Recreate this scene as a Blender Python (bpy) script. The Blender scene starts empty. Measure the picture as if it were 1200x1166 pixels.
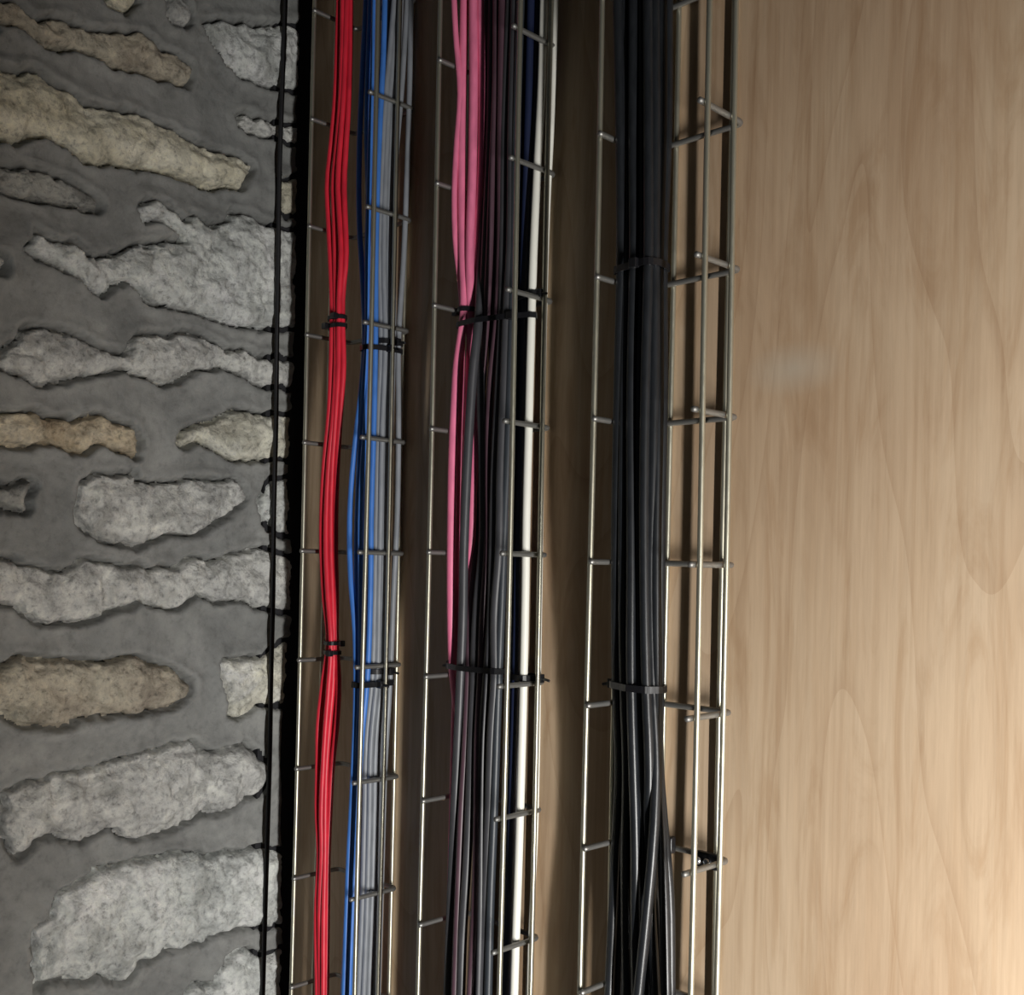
import bpy, math, random
import numpy as np
from mathutils import Matrix, Vector
random.seed(7)
S = bpy.context.scene
COL = S.collection
M = 0.001                      # lengths below are millimetres, measured from the camera
CAMZ = 1.40                    # camera height above the room floor, metres

# ------------------------------------------------------------------ camera
F, CX, CY, YAW, PITCH, ROLL = 1300.0, 600.0, 647.15, .779, .009, .022
def V3(p): return np.array(p, float)
rt = V3((math.cos(YAW), math.sin(YAW), 0)); fw = V3((-math.sin(YAW), math.cos(YAW), 0)); dn = V3((0, 0, -1))
fw2 = math.cos(PITCH)*fw - math.sin(PITCH)*dn
dn2 = math.cos(PITCH)*dn + math.sin(PITCH)*fw
rt3 = math.cos(ROLL)*rt - math.sin(ROLL)*dn2
dn3 = math.sin(ROLL)*rt + math.cos(ROLL)*dn2
cam = bpy.data.cameras.new('camera'); co = bpy.data.objects.new('camera', cam); COL.objects.link(co)
m = Matrix.Identity(4)
for i in range(3):
    m[i][0] = rt3[i]; m[i][1] = -dn3[i]; m[i][2] = -fw2[i]
m[2][3] = CAMZ
co.matrix_world = m
cam.sensor_fit = 'HORIZONTAL'; cam.sensor_width = 36; cam.lens = F/1200*36
cam.shift_y = (CY-583)/1200
cam.clip_start = .02
S.camera = co

# ------------------------------------------------------------------ light
S.view_settings.view_transform = 'Standard'; S.view_settings.look = 'None'
S.view_settings.gamma = 1; S.view_settings.use_curve_mapping = False
S.view_settings.exposure = 0.0
wd = bpy.data.worlds.new('room_light'); S.world = wd; wd.use_nodes = True
wd.node_tree.nodes['Background'].inputs[0].default_value = (.92, .97, 1.0, 1)
wd.node_tree.nodes['Background'].inputs[1].default_value = .02

def aim(o, tgt):
    o.rotation_euler = (Vector(tgt)-o.location).to_track_quat('-Z', 'Y').to_euler()
# upright strip lamp to the right of the frame, well off the board and facing it
kl = bpy.data.lights.new('strip_lamp', 'AREA'); ko = bpy.data.objects.new('strip_lamp', kl); COL.objects.link(ko)
kl.shape = 'RECTANGLE'; kl.size = .035; kl.size_y = .70
ko.location = (.45, .227, CAMZ-.50)
kl.energy = 31.5; kl.color = (1, .98, .94); kl.spread = math.radians(146)
aim(ko, (.45-.364, 1.227, CAMZ-.50))

# ------------------------------------------------------------------ projection of the photograph's sight lines onto real planes
def ray(px, py):
    u, v = px-CX, py-CY
    return rt3*(u/F) + dn3*(v/F) + fw2
def at_d(px, py, d):           # point on the plane parallel to the board, d mm from the camera
    r = ray(px, py); return r*(d/r[1])
def at_w(px, py, w):           # point on the stone wall's plane
    r = ray(px, py); return r*(w/r[0])
def W(p): return (p[0]*M, p[1]*M, p[2]*M+CAMZ)

# ------------------------------------------------------------------ helpers
def mesh_obj(name, verts, faces, mat, parent=None, smooth=True):
    me = bpy.data.meshes.new(name); me.from_pydata([tuple(v) for v in verts], [], faces); me.update()
    if smooth: me.polygons.foreach_set('use_smooth', [True]*len(me.polygons))
    me.materials.append(mat)
    o = bpy.data.objects.new(name, me); COL.objects.link(o)
    if parent: o.parent = parent
    return o
def tag(o, label, cat, group=None):
    o['label'] = label; o['category'] = cat
    if group: o['group'] = group
    return o
def empty(name, loc):
    o = bpy.data.objects.new(name, None); COL.objects.link(o); o.location = loc; o.empty_display_size = .02
    return o
def tube(pts, r, n=10, cap=True):
    """round bar along pts (mm), returns verts in metres, faces; ends slightly rounded"""
    P = np.array(pts, float); T = np.gradient(P, axis=0); T /= np.linalg.norm(T, axis=1)[:, None]
    up = np.array([0, 1., 0]) if abs(T[0][1]) < .8 else np.array([1., 0, 0])
    a = np.cross(T[0], up); a /= np.linalg.norm(a)
    V, Fc = [], []
    for i, (p, t) in enumerate(zip(P, T)):
        a = a - t*np.dot(a, t); a /= np.linalg.norm(a); b = np.cross(t, a)
        for k in range(n):
            th = 2*math.pi*k/n
            V.append(p + r*(math.cos(th)*a + math.sin(th)*b))
    for i in range(len(P)-1):
        for k in range(n):
            k2 = (k+1) % n
            Fc.append((i*n+k, i*n+k2, (i+1)*n+k2, (i+1)*n+k))
    if cap:
        for i, sgn in ((0, -1), (len(P)-1, 1)):
            V.append(P[i] + sgn*T[i]*r*.6); c = len(V)-1
            for k in range(n):
                k2 = (k+1) % n
                Fc.append((i*n+k, c, i*n+k2) if sgn < 0 else (i*n+k, i*n+k2, c))
    return [W(v) for v in V], Fc
def box(x0, x1, y0, y1, z0, z1, bev=0.0):
    """box with chamfered edges, mm"""
    import bmesh
    bm = bmesh.new(); bmesh.ops.create_cube(bm, size=1)
    for v in bm.verts:
        v.co = W(((x0+x1)/2+v.co.x*(x1-x0), (y0+y1)/2+v.co.y*(y1-y0), (z0+z1)/2+v.co.z*(z1-z0)))
    if bev: bmesh.ops.bevel(bm, geom=bm.edges[:], offset=bev*M, segments=2, affect='EDGES', profile=.6)
    V = [v.co.copy() for v in bm.verts]; bm.verts.index_update(); Fc = [[v.index for v in f.verts] for f in bm.faces]
    bm.free(); return V, Fc
def noise2(x, y, sc, seed):
    """smooth value noise, -1..1"""
    rs = np.random.RandomState(seed); G = rs.rand(64, 64)*2-1
    u, v = x/sc, y/sc; i, j = np.floor(u).astype(int), np.floor(v).astype(int); fu, fv = u-i, v-j
    fu = fu*fu*(3-2*fu); fv = fv*fv*(3-2*fv)
    g = lambda a, b: G[a % 64, b % 64]
    return (g(i, j)*(1-fu)+g(i+1, j)*fu)*(1-fv) + (g(i, j+1)*(1-fu)+g(i+1, j+1)*fu)*fv
def sstep(a, b, x):
    t = np.clip((x-a)/(b-a), 0, 1); return t*t*(3-2*t)

# ------------------------------------------------------------------ materials
def mat(name):
    ma = bpy.data.materials.new(name); ma.use_nodes = True
    return ma, ma.node_tree, ma.node_tree.nodes['Principled BSDF']
def N(nt, kind, **kw):
    n = nt.nodes.new(kind)
    for k, v in kw.items():
        if k in n.inputs: n.inputs[k].default_value = v
        else: setattr(n, k, v)
    return n
def ramp(nt, src, stops):
    r = nt.nodes.new('ShaderNodeValToRGB'); e = r.color_ramp.elements
    while len(e) < len(stops): e.new(.5)
    for k, (p, c) in zip(e, stops): k.position = p; k.color = (*c, 1)
    nt.links.new(src, r.inputs[0]); return r
def mixc(nt, fac, a, b, mode='MIX'):
    x = nt.nodes.new('ShaderNodeMix'); x.data_type = 'RGBA'; x.blend_type = mode
    for sock, val in ((x.inputs[0], fac), (x.inputs[6], a), (x.inputs[7], b)):
        if hasattr(val, 'links'): nt.links.new(val, sock)
        elif isinstance(val, tuple): sock.default_value = (*val, 1)
        else: sock.default_value = val
    return x.outputs[2]
def bump(nt, b, src, strength, dist):
    n = N(nt, 'ShaderNodeBump', Strength=strength, Distance=dist); nt.links.new(src, n.inputs['Height']); nt.links.new(n.outputs[0], b.inputs['Normal'])
def coords(nt, scale=(1, 1, 1), rot=(0, 0, 0)):
    t = nt.nodes.new('ShaderNodeTexCoord'); mp = N(nt, 'ShaderNodeMapping'); mp.inputs['Scale'].default_value = scale; mp.inputs['Rotation'].default_value = rot
    nt.links.new(t.outputs['Object'], mp.inputs[0]); return mp.outputs[0]

def plastic(name, col, rough=.42, spec=.5, var=.12):
    ma, nt, b = mat(name)
    n = N(nt, 'ShaderNodeTexNoise', Scale=260.0, Detail=3.0); nt.links.new(coords(nt, (1, 1, .25)), n.inputs['Vector'])
    r = ramp(nt, n.outputs[0], [(.3, tuple(c*(1-var) for c in col)), (.7, tuple(min(1, c*(1+var)) for c in col))])
    nt.links.new(r.outputs[0], b.inputs['Base Color']); b.inputs['Roughness'].default_value = rough
    b.inputs['Specular IOR Level'].default_value = spec
    bump(nt, b, n.outputs[0], .15, .0006)
    return ma
def steel(name, col, rough):
    ma, nt, b = mat(name)
    n = N(nt, 'ShaderNodeTexNoise', Scale=120.0, Detail=4.0); nt.links.new(coords(nt), n.inputs['Vector'])
    r = ramp(nt, n.outputs[0], [(.3, tuple(c*.82 for c in col)), (.7, col)])
    nt.links.new(r.outputs[0], b.inputs['Base Color']); b.inputs['Metallic'].default_value = .85
    rr = ramp(nt, n.outputs[0], [(.3, (rough+.08,)*3), (.7, (rough-.05,)*3)]); nt.links.new(rr.outputs[0], b.inputs['Roughness'])
    return ma
ZINC = steel('zinc_plated_wire', (.59, .57, .46), .36)
RUNG = steel('zinc_cross_wire', (.34, .335, .32), .5)
BOLT = steel('bright_bolt', (.6, .62, .66), .2)
RED = plastic('red_jacket', (.72, .024, .05)); BLUE = plastic('blue_jacket', (.055, .19, .58)); GREY = plastic('grey_jacket', (.235, .25, .275))
PINK = plastic('pink_jacket', (.78, .19, .33)); DGREY = plastic('charcoal_jacket', (.050, .050, .056)); MAUVE = plastic('mauve_jacket', (.088, .046, .062))  # mauve jackets are black ones with pink bounce light put into the colour
SLATE = plastic('slate_jacket', (.034, .040, .048)); NAVY = plastic('navy_jacket', (.012, .018, .05)); WHITE = plastic('white_jacket', (.80, .79, .72), var=.03)
BLACK = plastic('black_jacket', (.012, .0135, .016), .33, .5, .25); TIE = plastic('black_nylon', (.010, .010, .012), .3)
CORD = plastic('black_cord', (.014, .014, .016), .6)

def wood():
    ma, nt, b = mat('plywood')
    def noise(scale, **kw):
        n = N(nt, 'ShaderNodeTexNoise', Scale=1.0, **kw); nt.links.new(coords(nt, scale), n.inputs['Vector']); return n.outputs[0]
    big = noise((5, 1, 2.2), Detail=4.0, Distortion=.8)
    fig = noise((34, 1, 5.0), Detail=5.0, Roughness=.62, Distortion=2.2)
    stk = noise((95, 1, 1.6), Detail=3.0, Roughness=.6, Distortion=.5)
    grn = noise((420, 1, 16), Detail=5.0, Roughness=.7)
    cat = noise((4.2, 1, 1.1), Detail=1.5, Distortion=.9)      # contour lines of this field are the cathedral figure
    m1 = N(nt, 'ShaderNodeMath', operation='MULTIPLY'); m1.inputs[1].default_value = 15.0; nt.links.new(cat, m1.inputs[0])
    m2 = N(nt, 'ShaderNodeMath', operation='FRACT'); nt.links.new(m1.outputs[0], m2.inputs[0])
    base = ramp(nt, big, [(.34, (.47, .335, .222)), (.5, (.53, .40, .275)), (.68, (.57, .45, .325))]).outputs[0]
    c = mixc(nt, 1.0, base, ramp(nt, fig, [(.34, (.87, .82, .77)), (.52, (1, 1, 1)), (.72, (1.06, 1.06, 1.06))]).outputs[0], 'MULTIPLY')
    c = mixc(nt, 1.0, c, ramp(nt, stk, [(.36, (.91, .88, .85)), (.55, (1, 1, 1))]).outputs[0], 'MULTIPLY')
    c = mixc(nt, 1.0, c, ramp(nt, grn, [(.3, (.92, .905, .89)), (.65, (1.03, 1.02, 1.01))]).outputs[0], 'MULTIPLY')
    c = mixc(nt, .55, c, ramp(nt, m2.outputs[0], [(0, (.80, .74, .69)), (.10, (.93, .91, .89)), (.3, (1, 1, 1)), (1, (1, 1, 1))]).outputs[0], 'MULTIPLY')
    # a smeared grey handling mark on the board
    tc = nt.nodes.new('ShaderNodeTexCoord'); mp = N(nt, 'ShaderNodeMapping'); q = W(at_d(930, 432, 647)); mp.inputs['Location'].default_value = (-q[0]*26, 0, -q[2]*52); mp.inputs['Scale'].default_value = (26, 0, 52)
    nt.links.new(tc.outputs['Object'], mp.inputs[0])
    g = N(nt, 'ShaderNodeTexGradient', gradient_type='SPHERICAL'); nt.links.new(mp.outputs[0], g.inputs[0])
    gm = N(nt, 'ShaderNodeMath', operation='MULTIPLY'); gm.inputs[1].default_value = .45; nt.links.new(g.outputs[1], gm.inputs[0])
    c = mixc(nt, gm.outputs[0], c, (.50, .47, .40))
    nt.links.new(c, b.inputs['Base Color']); b.inputs['Roughness'].default_value = .55; b.inputs['Specular IOR Level'].default_value = .25
    bump(nt, b, grn, .12, .0006)
    return ma
PLY = wood()
def rock(name, c0, c1, c2, sc=15.0, bs=1.0, mott=.9):
    ma, nt, b = mat(name); v = coords(nt)
    n1 = N(nt, 'ShaderNodeTexNoise', Scale=sc, Detail=9.0, Roughness=.7, Distortion=.6); n2 = N(nt, 'ShaderNodeTexNoise', Scale=sc*11, Detail=6.0, Roughness=.72)
    n3 = N(nt, 'ShaderNodeTexNoise', Scale=sc*2.6, Detail=4.0, Roughness=.6, Distortion=1.0)
    for n in (n1, n2, n3): nt.links.new(v, n.inputs['Vector'])
    c = ramp(nt, n1.outputs[0], [(.32, c0), (.5, c1), (.66, c2)]).outputs[0]
    c = mixc(nt, mott, c, ramp(nt, n2.outputs[0], [(.33, (.45, .45, .45)), (.46, (.94, .94, .94)), (.68, (1.18, 1.18, 1.15))]).outputs[0], 'MULTIPLY')
    c = mixc(nt, mott, c, ramp(nt, n3.outputs[0], [(.36, (.68, .68, .67)), (.50, (1, 1, 1)), (.66, (1.2, 1.2, 1.17))]).outputs[0], 'MULTIPLY')
    nt.links.new(c, b.inputs['Base Color']); b.inputs['Roughness'].default_value = .9; b.inputs['Specular IOR Level'].default_value = .15
    bump(nt, b, n2.outputs[0], bs, .004)
    return ma
MORTAR = rock('grey_mortar', (.185, .188, .184), (.25, .254, .247), (.315, .318, .308), 9.0, .35, .4)
GREYS = rock('grey_stone', (0.455, 0.455, 0.446), (0.653, 0.653, 0.634), (0.832, 0.832, 0.792))
PALES = rock('pale_grey_stone', (0.499, 0.517, 0.508), (0.739, 0.758, 0.739), (0.880, 0.880, 0.880))
YELLS = rock('yellowish_stone', (.70, .655, .51), (.80, .76, .62), (.87, .84, .72))
BEIGS = rock('beige_stone', (0.444, 0.351, 0.240), (0.702, 0.610, 0.462), (0.880, 0.813, 0.665))
CREAM = rock('cream_stone', (0.589, 0.553, 0.463), (0.820, 0.803, 0.696), (0.880, 0.880, 0.873))
DIMS = rock('dark_grey_stone', (0.257, 0.257, 0.248), (0.356, 0.356, 0.341), (0.475, 0.475, 0.446))
BROWN = rock('brown_grey_stone', (0.376, 0.326, 0.268), (0.535, 0.484, 0.396), (0.673, 0.634, 0.525))
CORNERSHADE, _nt, _b = mat('painted_corner_shade'); _b.inputs['Base Color'].default_value = (.012, .012, .015, 1); _b.inputs['Roughness'].default_value = .8  # near-black colour stands in for the shade in the corner
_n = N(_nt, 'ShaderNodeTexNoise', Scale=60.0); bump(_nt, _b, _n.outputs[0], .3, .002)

# ------------------------------------------------------------------ the setting
PD = 647.0                      # distance of the plywood face
WW = -950.0                     # stone wall plane
ZT, ZB = 760.0, -640.0          # top and foot of what is built
v, f = box(-936, 420, PD, PD+18, ZB, ZT, 1.0)
o = mesh_obj('wall_back', v, f, PLY, None, False); o['kind'] = 'structure'

STONES = [  # outline in the photograph's sight lines, projected onto the stone wall's plane; material; bulge (mm)
 ([(128,0),(132,3),(147,10),(160,0),(158,-22),(135,-25)], YELLS, 3),
 ([(200,-8),(200,0),(204,18),(207,27),(219,28),(223,15),(218,0),(216,-8)], GREYS, 2),
 ([(246,28),(255,26),(270,27),(300,31),(351,29),(351,106),(330,104),(309,99),(288,87),(270,72),(255,50)], PALES, 4),
 ([(0,5),(18,6),(36,18),(45,25),(72,24),(99,33),(126,42),(156,37),(168,40),(186,54),(210,66),(224,78),(225,90),(219,98),(207,93),(180,86),(162,80),(138,77),(120,65),(99,58),(72,57),(54,48),(33,33),(12,23),(0,20),(-25,14),(-25,0)], BROWN, 3),
 ([(0,84),(18,86),(45,86),(60,98),(78,108),(102,123),(120,128),(141,129),(162,135),(180,144),(204,153),(228,168),(252,179),(279,185),(292,195),(288,207),(282,219),(267,216),(252,220),(234,210),(222,208),(213,205),(192,195),(168,192),(144,190),(120,189),(99,185),(81,168),(54,156),(36,158),(21,165),(0,159),(-40,150),(-45,90)], YELLS, 6),
 ([(0,198),(30,198),(54,204),(78,213),(102,225),(116,237),(114,245),(90,240),(66,234),(42,230),(15,224),(0,221),(-30,212),(-30,200)], DIMS, 2),
 ([(279,138),(288,134),(300,138),(318,144),(348,150),(348,167),(327,162),(309,156),(291,150),(281,146)], GREYS, 2),
 ([(329,212),(350,210),(350,249),(336,251),(329,240)], YELLS, 2),
 ([(34,290),(45,275),(66,285),(87,284),(102,296),(114,303),(135,300),(156,288),(192,285),(219,284),(214,272),(205,262),(190,256),(174,255),(165,243),(174,233),(192,237),(204,249),(219,261),(231,255),(249,264),(264,261),(276,251),(294,252),(312,264),(348,275),(348,384),(306,383),(288,381),(270,376),(249,369),(228,364),(207,361),(186,354),(174,348),(168,335),(153,326),(135,330),(120,342),(108,335),(99,326),(84,318),(66,308),(45,300)], PALES, 5),
 ([(0,300),(5,303),(3,315),(0,320),(-22,318),(-25,302)], GREYS, 2),
 ([(0,420),(6,414),(18,405),(27,390),(45,384),(60,385.5),(75,394.5),(93,394.5),(105,405),(126,412.5),(141,414),(153,417),(156,402),(164,393),(180,394.5),(192,396),(210,391.5),(234,391.5),(255,402),(267,411),(288,411),(303,420),(324,420),(345,426),(345,453),(327,451.5),(312,450),(297,445.5),(288,438),(270,432),(261,426),(249,430.5),(237,430.5),(228,435),(210,444),(189,447),(174,441),(156,433.5),(144,429),(135,429),(126,435),(105,438),(84,441),(66,444),(48,450),(30,441),(12,433.5),(0,426),(-10,423)], GREYS, 4),
 ([(0,483),(18,484.5),(42,483),(57,492),(72,489),(90,493.5),(111,484.5),(126,490.5),(141,496.5),(156,504),(163.5,516),(160.5,532.5),(147,529.5),(135,522),(126,516),(111,520.5),(99,528),(78,525),(57,516),(42,522),(18,522),(0,519),(-50,517),(-55,488)], BEIGS, 4),
 ([(211.5,516),(219,505.5),(234,498),(252,492),(270,484.5),(288,481.5),(300,484.5),(318,486),(342,486),(342,535.5),(318,537),(300,537),(282,538.5),(264,534),(249,523.5),(237,517.5),(222,514.5),(216,522)], CREAM, 4),
 ([(0,567),(18,570),(33,565.5),(37.5,570),(31.5,585),(28.5,601.5),(18,598.5),(0,594),(-30,592),(-30,570)], DIMS, 2),
 ([(93,588),(99,570),(111,558),(129,556.5),(159,555),(162,564),(180,570),(192,567),(210,567),(234,561),(258,567),(273,564),(285,570),(286.5,585),(279,595.5),(264,603),(252,612),(231,625.5),(210,625.5),(192,625.5),(177,634.5),(159,639),(141,636),(120,630),(102,621),(93,609)], GREYS, 5),
 ([(306,591),(312,579),(318,564),(338,561),(338,625),(327,625.5),(318,618),(309,609)], PALES, 3),
 ([(0,655),(15,658),(33,667),(48,667),(72,670),(87,667),(93,656.5),(105,656.5),(126,664),(150,664),(180,667),(207,665.5),(222,658),(234,653.5),(246,661),(264,655),(282,652),(300,644.5),(312,646),(342,655),(342,716),(318,712),(300,710.5),(288,703),(270,701.5),(252,701.5),(234,697),(219,703),(204,713.5),(192,709),(177,706),(165,700),(156,709),(132,712),(114,721),(96,727),(75,727),(57,730),(42,724),(30,718),(18,710.5),(0,706),(-35,700),(-40,660)], GREYS, 4),
 ([(0,784),(18,772),(45,775),(75,775),(99,778),(126,775),(150,770.5),(171,775),(189,781),(207,790),(222,802),(222,811),(210,821.5),(192,829),(168,835),(141,836.5),(120,839.5),(99,841),(78,848.5),(51,851.5),(30,847),(15,838),(0,835),(-30,830),(-40,790)], BROWN, 5),
 ([(259.5,775),(270,772),(288,775),(306,772),(321,760),(337,752.5),(336,826),(318,824.5),(300,826),(288,835),(279,841),(271.5,832),(270,814),(264,796)], CREAM, 4),
 ([(9,931),(27,919),(54,914.5),(81,907),(111,901),(129,895),(156,889),(180,883),(204,874),(223.5,871),(234,883),(249,884.5),(267,881.5),(288,875.5),(303,886),(313.5,895),(313.5,916),(303,929.5),(288,934),(276,946),(258,952),(240,949),(222,959.5),(204,970),(186,979),(162,982),(147,979),(138,971.5),(126,973),(111,980.5),(93,986.5),(78,982),(72,976),(54,979),(42,985),(33,997),(24,1006),(15,997),(6,979),(4.5,961)], GREYS, 6),
 ([(48,1153),(45,1132),(43.5,1108),(42,1093),(63,1072),(69,1051),(90,1039),(117,1021),(141,1015),(162,1009),(186,1009),(210,1004.5),(228,1001.5),(249,1004.5),(270,1001.5),(288,998.5),(306,994),(332,1000),(332,1081),(312,1085.5),(294,1087),(276,1087),(258,1093),(237,1103.5),(216,1109.5),(195,1111),(180,1121.5),(162,1129),(156,1144),(144,1150),(129,1147),(114,1138),(99,1150),(78,1145.5),(63,1150)], PALES, 6),
 ([(331,1112),(315,1117),(300,1123),(291,1114),(279,1117),(267,1126),(255,1144),(258,1153),(231,1156),(222,1166),(215,1185),(240,1215),(331,1212)], PALES, 4),
]
polys = []
for pts, ma, bl in STONES:
    q = [at_w(x, y, WW) for x, y in pts]
    polys.append((np.array([(a[1], a[2]) for a in q]), ma, bl))
# a few more stones where the wall goes on past the frame
for k, (cd, cz, rd, rz) in enumerate([(270,420,60,30),(240,300,55,34),(262,180,60,28),(236,40,70,30),(268,-70,50,24),(240,-190,64,36),(270,-320,60,30),(350,-460,80,32),(520,-480,70,30),(400,560,80,30),(560,590,70,28),(470,670,90,30),(180,120,40,30),(170,-120,40,30),(180,390,40,30)]):
    th = np.linspace(0, 2*np.pi, 18, endpoint=False); rr = 1+.16*np.sin(3*th+k)+.1*np.sin(5*th+2*k)
    polys.append((np.c_[cd+rd*rr*np.cos(th), cz+rz*rr*np.sin(th)], [GREYS, PALES, BEIGS, BROWN][k % 4], 4))

def sdf(poly, X, Y):
    d2 = np.full(X.shape, 1e9); ins = np.zeros(X.shape, bool); n = len(poly)
    for i in range(n):
        a, b = poly[i], poly[(i+1) % n]; e = b-a
        t = np.clip(((X-a[0])*e[0]+(Y-a[1])*e[1])/(e@e+1e-9), 0, 1)
        d2 = np.minimum(d2, (X-a[0]-t*e[0])**2+(Y-a[1]-t*e[1])**2)
        c = ((a[1] > Y) != (b[1] > Y)) & (X < e[0]*(Y-a[1])/(e[1]+1e-12)+a[0]); ins ^= c
    return np.where(ins, -1, 1)*np.sqrt(d2)
def rough_sdf(poly, X, Y, seed):
    return sdf(poly, X, Y) + 2.2*noise2(X, Y, 12, seed) + 1.9*noise2(X, Y, 5, seed+1) + .8*noise2(X, Y, 2.7, seed+2)
# outline of the corner's shadow band; the wall dips there to a near-black strip: (photo height, d)
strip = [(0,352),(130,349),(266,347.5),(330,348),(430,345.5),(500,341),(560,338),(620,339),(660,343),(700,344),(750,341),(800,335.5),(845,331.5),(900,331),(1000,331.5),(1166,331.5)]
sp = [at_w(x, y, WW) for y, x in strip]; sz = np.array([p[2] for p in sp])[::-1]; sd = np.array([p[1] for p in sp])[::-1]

def grid_mesh(X, Y, H, keep, name, ma, parent):
    ny, nx = X.shape; idx = -np.ones(X.shape, int)
    quad = keep[:-1, :-1] & keep[1:, :-1] & keep[:-1, 1:] & keep[1:, 1:]
    used = np.zeros(X.shape, bool); used[:-1, :-1] |= quad; used[1:, :-1] |= quad; used[:-1, 1:] |= quad; used[1:, 1:] |= quad
    idx[used] = np.arange(used.sum())
    P = np.c_[(WW+H[used])*M, X[used]*M, Y[used]*M+CAMZ]
    a, b, c, d = idx[:-1, :-1][quad], idx[:-1, 1:][quad], idx[1:, 1:][quad], idx[1:, :-1][quad]
    return mesh_obj(name, P.tolist(), np.c_[a, b, c, d].tolist(), ma, parent)
X, Y = np.meshgrid(np.arange(150, 664, 2.6), np.arange(ZB, ZT+1, 2.6))
H = 3.0*noise2(X, Y, 60, 3) + 1.3*noise2(X, Y, 19, 4) + .5*noise2(X, Y, 7, 5)
dist = np.full(X.shape, 99.)
for k, (pl, ma, bl) in enumerate(polys):
    lo, hi = pl.min(0)-12, pl.max(0)+12
    ys = np.where((Y[:, 0] > lo[1]) & (Y[:, 0] < hi[1]))[0]; xs = np.where((X[0] > lo[0]) & (X[0] < hi[0]))[0]
    if not len(ys) or not len(xs): continue
    sl = (slice(ys[0], ys[-1]+1), slice(xs[0], xs[-1]+1))
    dist[sl] = np.minimum(dist[sl], rough_sdf(pl, X[sl], Y[sl], 20+3*k))
H = H + 2.4*sstep(17, 6.5, dist) - 20*sstep(6.2, 1.0, dist)
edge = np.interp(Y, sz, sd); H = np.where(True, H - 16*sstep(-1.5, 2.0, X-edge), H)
wall = grid_mesh(X, Y, H, np.ones(X.shape, bool), 'wall_left', MORTAR, None); wall['kind'] = 'structure'
for k, (pl, ma, bl) in enumerate(polys):
    lo, hi = pl.min(0)-6, pl.max(0)+6
    xx, yy = np.meshgrid(np.arange(lo[0], min(hi[0], 650), 1.7), np.arange(lo[1], hi[1], 1.7))
    s = rough_sdf(pl, xx, yy, 20+3*k)
    h = -14 + (14+1.0)*sstep(1.4, -2.0, s) + bl*sstep(-1, -16, s)
    ins = sstep(0, -5, s)
    h = h + ins*(2.2*noise2(xx, yy, 26, 200+k) + 1.8*noise2(xx, yy, 11, 300+k) + 1.5*noise2(xx, yy, 5, 400+k) - 2.6*sstep(.35, .8, noise2(xx, yy, 14, 500+k)))
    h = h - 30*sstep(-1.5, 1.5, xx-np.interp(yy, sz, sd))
    grid_mesh(xx, yy, h, s < 3.0, 'stone', ma, wall)
v, f = box(WW-12, WW-3.5, 612, 664, ZB, ZT, .8)  # strip added in place of the red bundle's shadow on the stone wall
o = mesh_obj('shade_strip_1', v, f, CORNERSHADE, None, False); o['kind'] = 'structure'

# ------------------------------------------------------------------ wire basket trays
RW, LW = 2.1, 2.0               # radii of cross wire and lengthwise wire
DF, DB = 594.0, 640.4           # front edge, middle of the bottom cross wire
trays = {}
def tray(name, label, wl, wr, z0, ds=619.0):
    root = empty(name, W(((wl+wr)/2, DB+4, ZB)))
    tag(root, label, 'cable tray', 'vertical wire cable trays')
    off = Vector(root.location)
    def part(nm, pts, r, n=8, mt=ZINC):
        vv, ff = tube(pts, r, n); vv = [tuple(Vector(a)-off) for a in vv]
        return mesh_obj(nm, vv, ff, mt, root)
    el, er = wl+RW+LW, wr-RW-LW       # side legs of the cross wires, lengthwise wires run outside them
    bd = DB+RW+LW
    for w_, d_ in ((wl, DF), (wl, ds), (wr-76, bd), (wr-63, bd), (wr-16, bd), (wr, ds), (wr, DF)):
        ph = random.random()*6
        part('lengthwise_wire', [(w_+.5*math.sin(z/140+ph), d_ if d_ == bd else d_+.4*math.sin(z/170+ph), z) for z in np.arange(ZB, ZT+1, 50)], LW)
    u = [(el, DF-4.5, 0), (el, DF-2, 0)]
    cr = 5.0
    u += [(el, d, 0) for d in (DF+10, DF+22, DB-cr)]
    u += [(el+cr-cr*math.cos(t), DB-cr+cr*math.sin(t), 0) for t in (.4, .8, 1.2)]
    u += [(el+cr, DB, 0), ((el+er)/2, DB, 0), (er-cr, DB, 0)]
    u += [(er-cr+cr*math.sin(t), DB-cr+cr*math.cos(t), 0) for t in (.4, .8, 1.2)]
    u += [(er, d, 0) for d in (DB-cr, DF+22, DF+10, DF-2, DF-4.5)]
    me = None
    zz = z0 + 100*math.floor((ZT-20-z0)/100)
    while zz > ZB+10:
        if me is None:
            vv, ff = tube(u, RW, 8); vv = [(a[0]-off[0], a[1]-off[1], a[2]-CAMZ) for a in vv]
            c = mesh_obj('cross_wire', vv, ff, RUNG, root); me = c.data
        else:
            c = bpy.data.objects.new('cross_wire', me); COL.objects.link(c); c.parent = root
        c.location.z = zz*M + CAMZ - off[2]
        c.rotation_euler = (random.uniform(-.006, .006), random.uniform(-.008, .008), 0)
        zz -= 100
    trays[label] = root
    return root
T1 = tray('cable_tray', 'zinc wire cable tray holding the red, blue and grey cables, nearest the stone wall', -859.2, -764.6, 505.7)
T2 = tray('cable_tray', 'zinc wire cable tray in the middle holding the pink, charcoal and white cables', -681.7, -589.4, 406.3, 627.5)
T3 = tray('cable_tray', 'zinc wire cable tray holding only black cables, beside the bare plywood', -509.1, -416.6, 301.6, 624.0)

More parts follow.
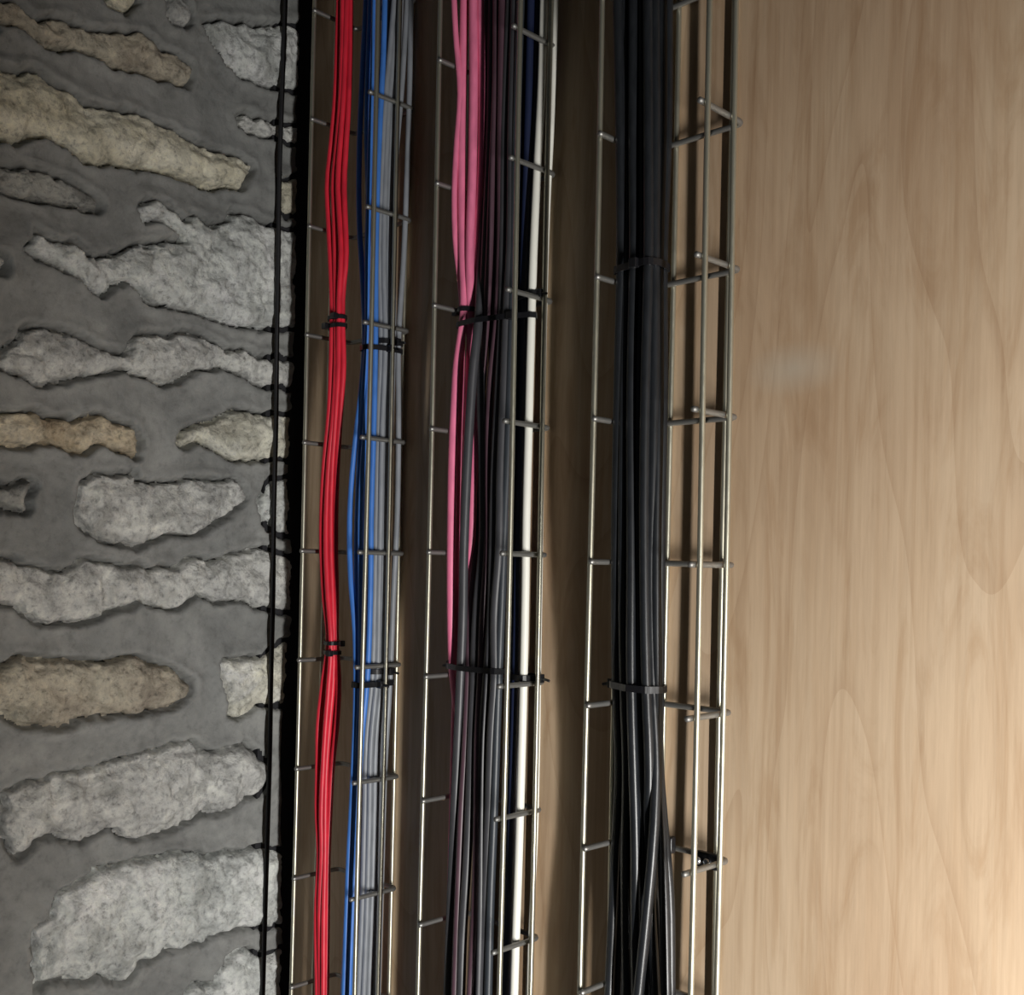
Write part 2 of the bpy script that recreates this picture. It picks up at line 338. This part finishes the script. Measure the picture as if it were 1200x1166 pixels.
# dark fixing clip with two bright screw heads on the right-hand tray
def sub(nm, vf, mt, root, smooth=True):
    off = Vector(root.location); return mesh_obj(nm, [tuple(Vector(a)-off) for a in vf[0]], vf[1], mt, root, smooth)
zc = at_d(836, 1008, 640)[2]
clip = sub('fixing_clip', box(-443, -423, 633, 638, zc-5, zc+6, 1.5), TIE, T3)
clip['label'] = 'dark clip holding the tray to the board'
for w_ in (-439, -432):
    h_ = sub('screw_head', tube([(w_, 633.2, zc), (w_, 631.8, zc), (w_, 630.6, zc)], 2.6, 12), BOLT, T3); h_.parent = clip; h_['label'] = 'bright steel screw head'
zc2 = at_d(790, 990, 640)[2]
sub('fixing_clip', box(-478, -462, 632, 638, zc2-5, zc2+7, 1.5), TIE, T3)

# ------------------------------------------------------------------ cables
def smooth_track(tr, n=64):
    ys = np.array([a[0] for a in tr], float); xs = np.array([a[1] for a in tr], float)
    # monotone-ish cubic through the points
    mm = np.gradient(xs, ys)
    Yq = np.linspace(ys[0], ys[-1], n); i = np.clip(np.searchsorted(ys, Yq, 'right')-1, 0, len(ys)-2)
    h = ys[i+1]-ys[i]; t = (Yq-ys[i])/h
    return Yq, (2*t**3-3*t**2+1)*xs[i]+(t**3-2*t**2+t)*h*mm[i]+(-2*t**3+3*t**2)*xs[i+1]+(t**3-t**2)*h*mm[i+1]
cables = []
def cable(name, label, track, d, r, mt, group, wob=1.2, n=12, inside=None):
    Yq, Xq = smooth_track([t[:2] for t in track]); ph = random.random()*6
    if isinstance(d, (int, float)): dd = np.full(len(Yq), float(d))
    else: dd = np.interp(Yq, [a[0] for a in d], [a[1] for a in d])
    dd = dd + wob*np.sin(Yq/150+ph)
    if inside:                  # keep the cable between the side wires and off the tray's bottom
        lo, hi = inside[0]+6.3+r, inside[1]-6.3-r
        for i, (x, y) in enumerate(zip(Xq, Yq)):
            rr = ray(x, y); rx, ry = rr[0]/rr[1], 1.0
            if rx*dd[i] > hi: dd[i] = hi/rx
            if rx*dd[i] < lo: dd[i] = lo/rx
            dd[i] = min(dd[i], DB-2.4-r)
        k = np.ones(5)/5; dd = np.convolve(np.r_[[dd[0]]*2, dd, [dd[-1]]*2], k, 'valid')
    P = [at_d(x, y, q) for x, y, q in zip(Xq, Yq, dd)]
    P = [(P[0][0], P[0][1], ZT)] + [(P[0][0], P[0][1], (ZT+P[0][2])/2)] + [tuple(p) for p in P] + [(P[-1][0], P[-1][1], (ZB+P[-1][2])/2)] + [(P[-1][0], P[-1][1], ZB)]
    vv, ff = tube(P, r, n)
    o = mesh_obj(name, vv, ff, mt); tag(o, label, 'cable', group)
    cables.append((o, np.array(P), r))
    return o
ORD = ['leftmost', 'second from the left', 'third from the left', 'fourth from the left', 'fifth from the left', 'sixth from the left', 'seventh from the left', 'eighth from the left', 'ninth from the left', 'tenth from the left', 'eleventh from the left', 'twelfth from the left', 'thirteenth from the left', 'rightmost']
L_, M_, R_ = (-859.2, -764.6), (-681.7, -589.4), (-509.1, -416.6)
def run(name, what, where, tracks, mt, group):
    """cables of one kind, labelled by their order at mid height"""
    mid = [np.interp(583, [a[0] for a in t[0]], [a[1] for a in t[0]]) for t in tracks]
    order = {k: i for i, k in enumerate(np.argsort(mid))}
    for k, t in enumerate(tracks):
        w_ = ORD[order[k]] if not (order[k] == len(tracks)-1 and len(tracks) > 1) else 'rightmost'
        cable(name, '%s, %s at mid height %s' % (what, w_, where), t[0], t[1], t[2], mt, group, inside=L_ if 'left tray' in where else M_ if 'middle' in where else R_)

# red bundle: left and right outline, strands at fractions of it
rl = [(0,394),(60,392),(120,389.5),(170,385),(215,380.5),(260,382),(300,384),(350,386),(382,386),(430,385),(480,383),(550,376.6),(640,374),(700,377),(745,382),(765,382),(800,375.5),(850,370),(950,368.5),(1000,371),(1060,368),(1166,369)]
rr_ = [(0,414),(100,413),(210,407.5),(270,409),(300,409.3),(350,404.5),(382,404.5),(430,406),(480,403),(550,399),(640,397),(700,397.5),(745,397),(765,397),(800,400),(850,398),(900,393),(950,390.6),(1000,388),(1060,387),(1166,385.5)]
ysr = [0,60,120,170,215,260,300,350,382,430,480,550,640,700,752,800,850,900,950,1000,1060,1166]
def frac(fr):
    out = []
    for k, y in enumerate(ysr):
        a = np.interp(y, *zip(*rl)); b = np.interp(y, *zip(*rr_)); g = fr[k % len(fr)] if isinstance(fr, list) else fr
        out.append((y, a+3 + (b-a-6)*g))
    return out
def wv(base, amp, ph): return [base+amp*math.sin(k*.9+ph) for k in range(len(ysr))]
inner = lambda base, amp, ph: [max(.34, q) if 2 <= k <= 5 else q for k, q in enumerate(wv(base, amp, ph))]
run('network_cable', 'red network cable', 'in the left tray', [
    (frac([0.0]*22), 604, 2.5), (frac(inner(.34, .05, 0)), 603.5, 2.5), (frac(inner(.62, .05, 2)), 605, 2.5), (frac(wv(.97, .03, 1)), 608, 2.5),
    (frac(inner(.2, .08, 4)), 610, 2.5), (frac(inner(.5, .08, 1)), 611, 2.5), (frac(wv(.82, .06, 3)), 614, 2.5)], RED, 'red cables in the left tray')
run('network_cable', 'blue network cable', 'in the left tray', [
    ([(0,438.5),(80,437),(150,434.5),(220,432.5),(300,430.5),(400,430),(460,426),(550,421),(650,418),(750,419),(800,419),(900,416),(1000,410),(1100,405),(1166,402)], [(0,603.5),(420,603),(560,600),(1166,600)], 2.5),
    ([(0,451),(70,449),(130,446),(200,443),(300,440.5),(400,440),(500,438),(600,435),(700,434),(800,430),(866,424),(950,419),(1050,414),(1166,409)], [(0,609),(500,608),(1166,606)], 2.5),
    ([(0,429),(100,424),(180,421),(260,421),(330,425),(400,427.5),(460,423),(520,416),(570,411.5),(620,409.5),(680,411),(740,416),(800,417),(900,414),(1000,409),(1166,403)], [(0,611),(370,607),(500,598),(680,597),(1166,599)], 2.5),
    ([(0,434),(150,430),(300,434),(400,434),(500,428),(600,422.5),(700,423),(800,422.5),(900,417.5),(1000,413),(1100,408),(1166,406)], [(0,609),(420,607),(560,599),(1166,598.5)], 2.5),
    ([(0,444),(150,438),(300,437),(400,437),(500,433),(600,429),(700,428.5),(800,426),(900,420),(1000,416),(1166,411)], 613, 2.5)], BLUE, 'blue cables in the left tray')
run('network_cable', 'grey network cable', 'in the left tray', [
    ([(0,462),(60,457),(120,451.5),(200,447.5),(300,444.5),(400,446.5),(500,443),(600,441),(700,439),(790,436.5),(866,429.5),(950,427.5),(1050,425),(1166,420)], 614, 2.5),
    ([(0,466),(60,461.5),(120,456),(200,452),(300,449.5),(400,451.5),(500,448),(600,446),(700,444),(790,442),(866,435),(950,433),(1050,430.5),(1166,426)], 616, 2.5),
    ([(0,470),(60,467),(120,461),(200,457),(300,455),(400,456.5),(500,453),(600,450.5),(700,448.5),(790,447.5),(866,440.5),(950,438.5),(1050,436),(1166,432)], 621, 2.5),
    ([(0,477),(100,471),(200,463),(300,461),(400,461),(500,458),(600,455),(700,453),(790,452.5),(866,445.5),(950,443.5),(1050,441.5),(1166,438)], 627, 2.5),
    ([(0,481.5),(100,480),(200,477),(300,473),(400,467),(500,467),(600,465.5),(700,461),(790,457.5),(900,451),(1000,448),(1166,443)], 633, 2.5),
    ([(0,456),(150,449),(300,442),(400,443),(600,439),(790,437),(900,428),(1050,424),(1166,419)], 620, 2.5)], GREY, 'grey cables in the left tray')
# middle tray
run('network_cable', 'pink network cable', 'in the middle tray', [
    ([(0,544),(100,542),(200,541),(300,542.5),(350,544),(372,543.5),(390,541),(420,536.5),(480,532.5),(540,530),(600,529),(700,528.5),(760,529.5),(785,530.5),(815,534),(860,537),(950,536),(1050,533),(1166,529)], [(0,612),(400,612),(560,624),(640,615),(760,613),(790,619),(830,630),(1166,632)], 3.6),
    ([(0,554.5),(100,555),(200,553.5),(300,550.5),(350,551),(372,551),(400,552),(430,557),(480,558.5),(520,557),(580,554),(650,551.5),(690,549),(760,545),(900,540),(1166,530)], [(0,611),(345,612),(385,618),(430,620),(640,616),(690,624),(1166,632)], 3.7),
    ([(0,563),(100,564.5),(180,564),(260,560),(340,554),(372,553),(450,548),(600,545),(900,540),(1166,536)], [(0,616),(300,618),(372,620),(450,628),(1166,632)], 3.0),
    ([(0,532),(40,534),(110,539),(170,535),(220,532.5),(280,533.5),(340,540),(372,542),(430,541),(520,538),(650,536),(800,533),(1166,524)], [(0,616),(372,618),(450,626),(1166,631)], 2.4)], PINK, 'pink cables in the middle tray')
run('network_cable', 'charcoal cable', 'in the middle tray', [
    ([(0,572),(100,571),(200,568),(300,564),(370,561.5),(430,555),(500,550),(580,546),(650,543.5),(720,542.5),(790,540),(860,537),(950,533),(1050,529),(1166,525)], [(0,628),(330,620),(380,606),(640,609),(1166,614)], 3.8),
    ([(0,577),(150,575),(300,569),(370,566),(450,563.5),(550,566),(640,566),(700,560),(750,557),(790,556),(860,553),(920,551),(1000,548),(1100,542),(1166,540)], [(0,622),(370,618),(640,614),(1166,611)], 3.8),
    ([(0,598),(150,592),(300,590),(370,589),(450,585),(550,580),(640,578),(720,576),(790,571),(860,566),(950,564),(1050,563),(1166,560)], [(0,618),(600,616),(1166,613)], 3.8),
    ([(0,604),(150,600),(300,598),(370,594),(450,591),(550,587),(650,585),(720,580),(790,580),(860,576),(950,573),(1050,569),(1166,566)], [(0,617),(600,613),(1166,617)], 3.8)], DGREY, 'charcoal cables in the middle tray')
run('network_cable', 'dull mauve cable', 'in the middle tray', [  # black cables; the mauve is pink bounce light put into the colour
    ([(0,582),(100,581),(200,577),(300,573.5),(370,570),(450,565),(550,561),(650,557),(720,551),(790,549),(860,546),(950,541),(1050,537),(1166,533)], [(0,616),(370,615),(600,624),(760,614),(1166,608)], 3.1),
    ([(0,589),(150,587),(300,586),(370,583),(450,575),(550,571),(640,571),(720,566),(790,563.5),(860,560),(950,559),(1050,557),(1166,551)], [(0,615),(500,618),(1166,608)], 3.1),
    ([(0,586),(200,582),(300,580),(370,577),(500,578),(640,580),(750,573),(860,570),(950,568),(1050,566),(1166,563)], [(0,628),(500,624),(800,618),(1166,619)], 3.1)], MAUVE, 'black cables tinted mauve in the middle tray')
cable('network_cable', 'slate grey cable right of the charcoal cables in the middle tray', [(0,610),(200,604),(370,600),(500,596),(650,590),(750,586),(860,582),(950,579),(1050,575),(1166,572)], 616, 3.4, SLATE, None, inside=M_)
run('network_cable', 'navy cable', 'by the white cable in middle tray', [
    ([(0,622),(150,618.5),(300,614),(450,611),(600,608),(750,605),(900,601),(1050,597),(1166,593)], 627, 3.2),
    ([(0,615),(150,612),(300,608),(450,604.5),(600,602),(750,600),(900,596.5),(1050,592),(1166,588)], 630, 3.2),
    ([(0,629),(150,625),(300,620),(450,615.5),(600,612),(750,609),(900,605),(1050,600.5),(1166,597)], 632, 3.0)], NAVY, 'navy cables in the middle tray')
cable('network_cable', 'thick white cable running the full height of the middle tray', [(0,637.5),(100,634.5),(200,629.5),(300,625),(400,622),(500,619.5),(600,617),(700,615.5),(800,613.5),(900,611),(1000,608),(1100,604.5),(1166,602.5)], 612, 3.3, WHITE, 'white cables in the middle tray', .4, inside=M_)
cable('network_cable', 'second white cable, half hidden behind the outer wires of the middle tray', [(0,651.5),(80,649),(150,646.5),(220,643),(300,640),(420,637),(550,634.5),(700,632.5),(800,631),(900,629.5),(980,627.5),(1050,624),(1166,619)], 634, 2.1, WHITE, 'white cables in the middle tray', .4, inside=M_)
# right tray, two layers of black cables
run('power_cable', 'black power cable', 'in the right tray', [
    ([(0,724),(150,727),(300,728),(450,725),(650,722),(805,723),(900,726),(1000,721.5),(1166,714)], 617, 3.7),
    ([(0,732),(150,734),(300,735),(450,731),(650,730),(805,732),(900,735),(1000,733.5),(1100,734),(1166,735)], 611, 3.7),
    ([(0,742),(150,742),(300,743),(450,740),(650,740),(805,740),(900,742.5),(1000,745),(1060,745),(1166,746)], 607, 3.7),
    ([(0,750.5),(150,752),(300,752),(450,749),(650,748),(805,749),(900,752),(1000,753),(1166,756)], [(0,611),(1000,612),(1166,621)], 3.7),
    ([(0,759),(150,760),(300,760),(450,756.5),(560,755),(650,755),(805,757.5),(900,761),(980,760),(1050,762),(1166,768)], [(0,606),(900,606),(1000,613),(1166,617)], 3.7),
    ([(0,767.5),(150,768),(300,767),(450,767),(560,765),(650,762.5),(805,765),(900,769),(980,766),(1060,759),(1166,748)], [(0,611),(900,611),(1000,604),(1166,604)], 3.7),
    ([(0,776),(150,776),(300,772),(450,772),(650,769),(805,770),(900,771),(960,774),(1040,778),(1166,781)], [(0,616),(900,614),(1166,610)], 3.7),
    ([(0,783),(150,782),(300,777),(450,777),(650,774),(805,773),(900,772.5),(960,777),(1040,784),(1166,786)], [(0,622),(900,622),(1040,616),(1166,614)], 3.5),
    ([(0,736),(300,737),(650,733),(805,735),(900,739),(1000,730),(1166,724)], 622, 3.6),
    ([(0,755),(300,753),(650,749),(805,751),(950,756),(1050,768),(1166,772)], 623, 3.6),
    ([(0,768),(300,764),(650,762),(805,762),(1000,765),(1166,762)], 622, 3.6),
    ([(0,745),(300,745),(650,742),(805,744),(1000,742),(1166,736)], 629, 3.6),
    ([(0,762),(300,759),(650,757),(805,757),(1000,755),(1166,755)], 631, 3.6)], BLACK, 'black cables in the right tray')
# thin cord down the stone wall
tr = [(0,334.5),(100,331),(200,327.5),(300,326),(400,324.5),(500,323.5),(600,321),(700,320),(800,317.5),(870,316.5),(960,314),(1060,311),(1166,308)]
Yq, Xq = smooth_track(tr); P = [at_w(x, y, WW+9.5) for x, y in zip(Xq, Yq)]
P = [(P[0][0], P[0][1]+6, ZT)] + [tuple(p) for p in P] + [(P[-1][0], P[-1][1]-4, ZB)]
vv, ff = tube(P, 2.4, 10); tag(mesh_obj('wall_cord', vv, ff, CORD), 'thin black cord hanging straight down the stone wall beside the corner', 'cord')

# ------------------------------------------------------------------ cable ties
def hull(P):
    P = sorted(set(map(tuple, P)))
    def half(pts):
        h = []
        for p in pts:
            while len(h) > 1 and (h[-1][0]-h[-2][0])*(p[1]-h[-2][1])-(h[-1][1]-h[-2][1])*(p[0]-h[-2][0]) <= 0: h.pop()
            h.append(p)
        return h
    a, b = half(P), half(P[::-1]); return a[:-1]+b[:-1]
def tie(label, py, px0, px1, head_px=None, width=4.2, names=None, tail=True, tilt=0.0, dmax=640):
    """strap pulled round every cable whose middle lies between px0 and px1 at photo height py"""
    z = at_d((px0+px1)/2, py, 615)[2]
    pts = []
    a0, a1 = at_d(px0, py, 615), at_d(px1, py, 615)
    for o, P, r in cables:
        if names and not any(n in o['label'] for n in names): continue
        zz = P[::-1, 2]; w_ = np.interp(z, zz, P[::-1, 0]); d_ = np.interp(z, zz, P[::-1, 1])
        q = np.dot((w_, d_, z), rt3)/np.dot((w_, d_, z), fw2)*F+CX + (py-CY)*-ROLL
        if px0 <= q <= px1 and d_ < dmax:
            for t in np.linspace(0, 2*np.pi, 16, endpoint=False): pts.append((w_+(r+.5)*math.cos(t), d_+(r+.5)*math.sin(t)))
    if len(pts) < 6: print('TIE EMPTY', label); return
    h = np.array(hull(pts)); c = h.mean(0)
    L = np.r_[h, h[:1]]; seg = np.r_[0, np.cumsum(np.linalg.norm(np.diff(L, axis=0), axis=1))]
    sN = 40; s_ = np.linspace(0, seg[-1], sN, endpoint=False); Q = np.c_[np.interp(s_, seg, L[:, 0]), np.interp(s_, seg, L[:, 1])]
    th = 1.3; Vt, Fc = [], []
    for k in range(sN):
        n_ = Q[k]-c; t_ = Q[(k+1) % sN]-Q[k-1]; n2 = np.array([t_[1], -t_[0]]); n2 /= np.linalg.norm(n2)+1e-9
        if n2@n_ < 0: n2 = -n2
        zo = tilt*(Q[k][0]-c[0])
        for off_, dz in ((0, -width/2), (th, -width/2), (th, width/2), (0, width/2)): Vt.append((*(Q[k]+n2*off_), z+zo+dz))
    for k in range(sN):
        k2 = (k+1) % sN
        for e in range(4):
            e2 = (e+1) % 4; Fc.append((k*4+e, k*4+e2, k2*4+e2, k2*4+e))
    root = empty('cable_tie', W((c[0], c[1], z))); tag(root, label, 'cable tie', 'black cable ties round the bundles')
    sub('strap', ([W(p) for p in Vt], Fc), TIE, root, False)
    # head sits on the hull point nearest the wanted picture column
    qs = [np.dot((p[0], p[1], z), rt3)/np.dot((p[0], p[1], z), fw2)*F+CX + (py-CY)*-ROLL + (0 if p[1] < c[1]+3 else 400) for p in Q]
    k = int(np.argmin(np.abs(np.array(qs)-(head_px if head_px else (px0+px1)/2))))
    n_ = Q[k]-c; n_ /= np.linalg.norm(n_); p = Q[k]+n_*3.0; zo = tilt*(p[0]-c[0])
    sub('head', box(p[0]-3.2, p[0]+3.2, p[1]-2.4, p[1]+2.4, z+zo-width*.5-1, z+zo+width*.5+1, .7), TIE, root, False)
    if tail:
        e = p + n_*9
        tv, tf = tube([(p[0], p[1], z+zo), ((p[0]+e[0])/2, (p[1]+e[1])/2, z+zo-.5), (e[0], e[1], z+zo-1.5)], 1.1, 6)
        sub('tail', (tv, tf), TIE, root, False)
    return root
tie('upper of the two black ties high on the red cables, left tray', 377, 380, 411, 399, 3.6, ['red'], False)
tie('lower of the two black ties high on the red cables, left tray', 386.5, 380, 411, 390, 3.6, ['red'], False)
tie('upper of the two black ties low on the red cables, left tray', 752, 376, 402, 394, 3.4, ['red'], False)
tie('lower of the two black ties low on the red cables, left tray', 763, 376, 402, 384, 3.4, ['red'], False)
tie('short black tie round the grey cables only, upper part of left tray', 398, 440, 474, 470, 4.2, ['grey'])
tie('wide black tie round the blue and grey cables, upper part of left tray', 409, 420, 474, 470, 4.2, ['blue', 'grey'])
tie('short black tie round the grey cables only, lower part of left tray', 788, 431, 464, 458, 4.4, ['grey'])
tie('wide black tie round the blue and grey cables, lower part of left tray', 801, 410, 464, 458, 4.8, ['blue', 'grey'])
tie('small black tie round the pink cables in the middle tray', 364, 534, 558, 542, 3.6, ['pink'], False)
tie('wide black tie across the pink, charcoal and white cables of the middle tray', 373, 534, 645, 600, 4.2, ['pink', 'charcoal', 'mauve', 'slate', 'navy', 'thick white'], False)
tie('black tie with a big head high on the white cable, middle tray', 341, 600, 645, 641, 4.6, ['white', 'navy'])
tie('black tie low round the pink and charcoal cables with its head at the left', 783, 520, 590, 527, 4.4, ['pink', 'charcoal', 'mauve', 'slate'])
tie('black tie with a big head low on the white cable, middle tray', 797, 594, 645, 634, 4.8, ['white', 'navy'])
tie('black tie round the black cables in the upper part of right tray', 315, 715, 790, 752, 4.8, ['black power'], False)
tie('black tie round the black cables low in the right tray', 805, 710, 790, 718, 4.8, ['black power'])
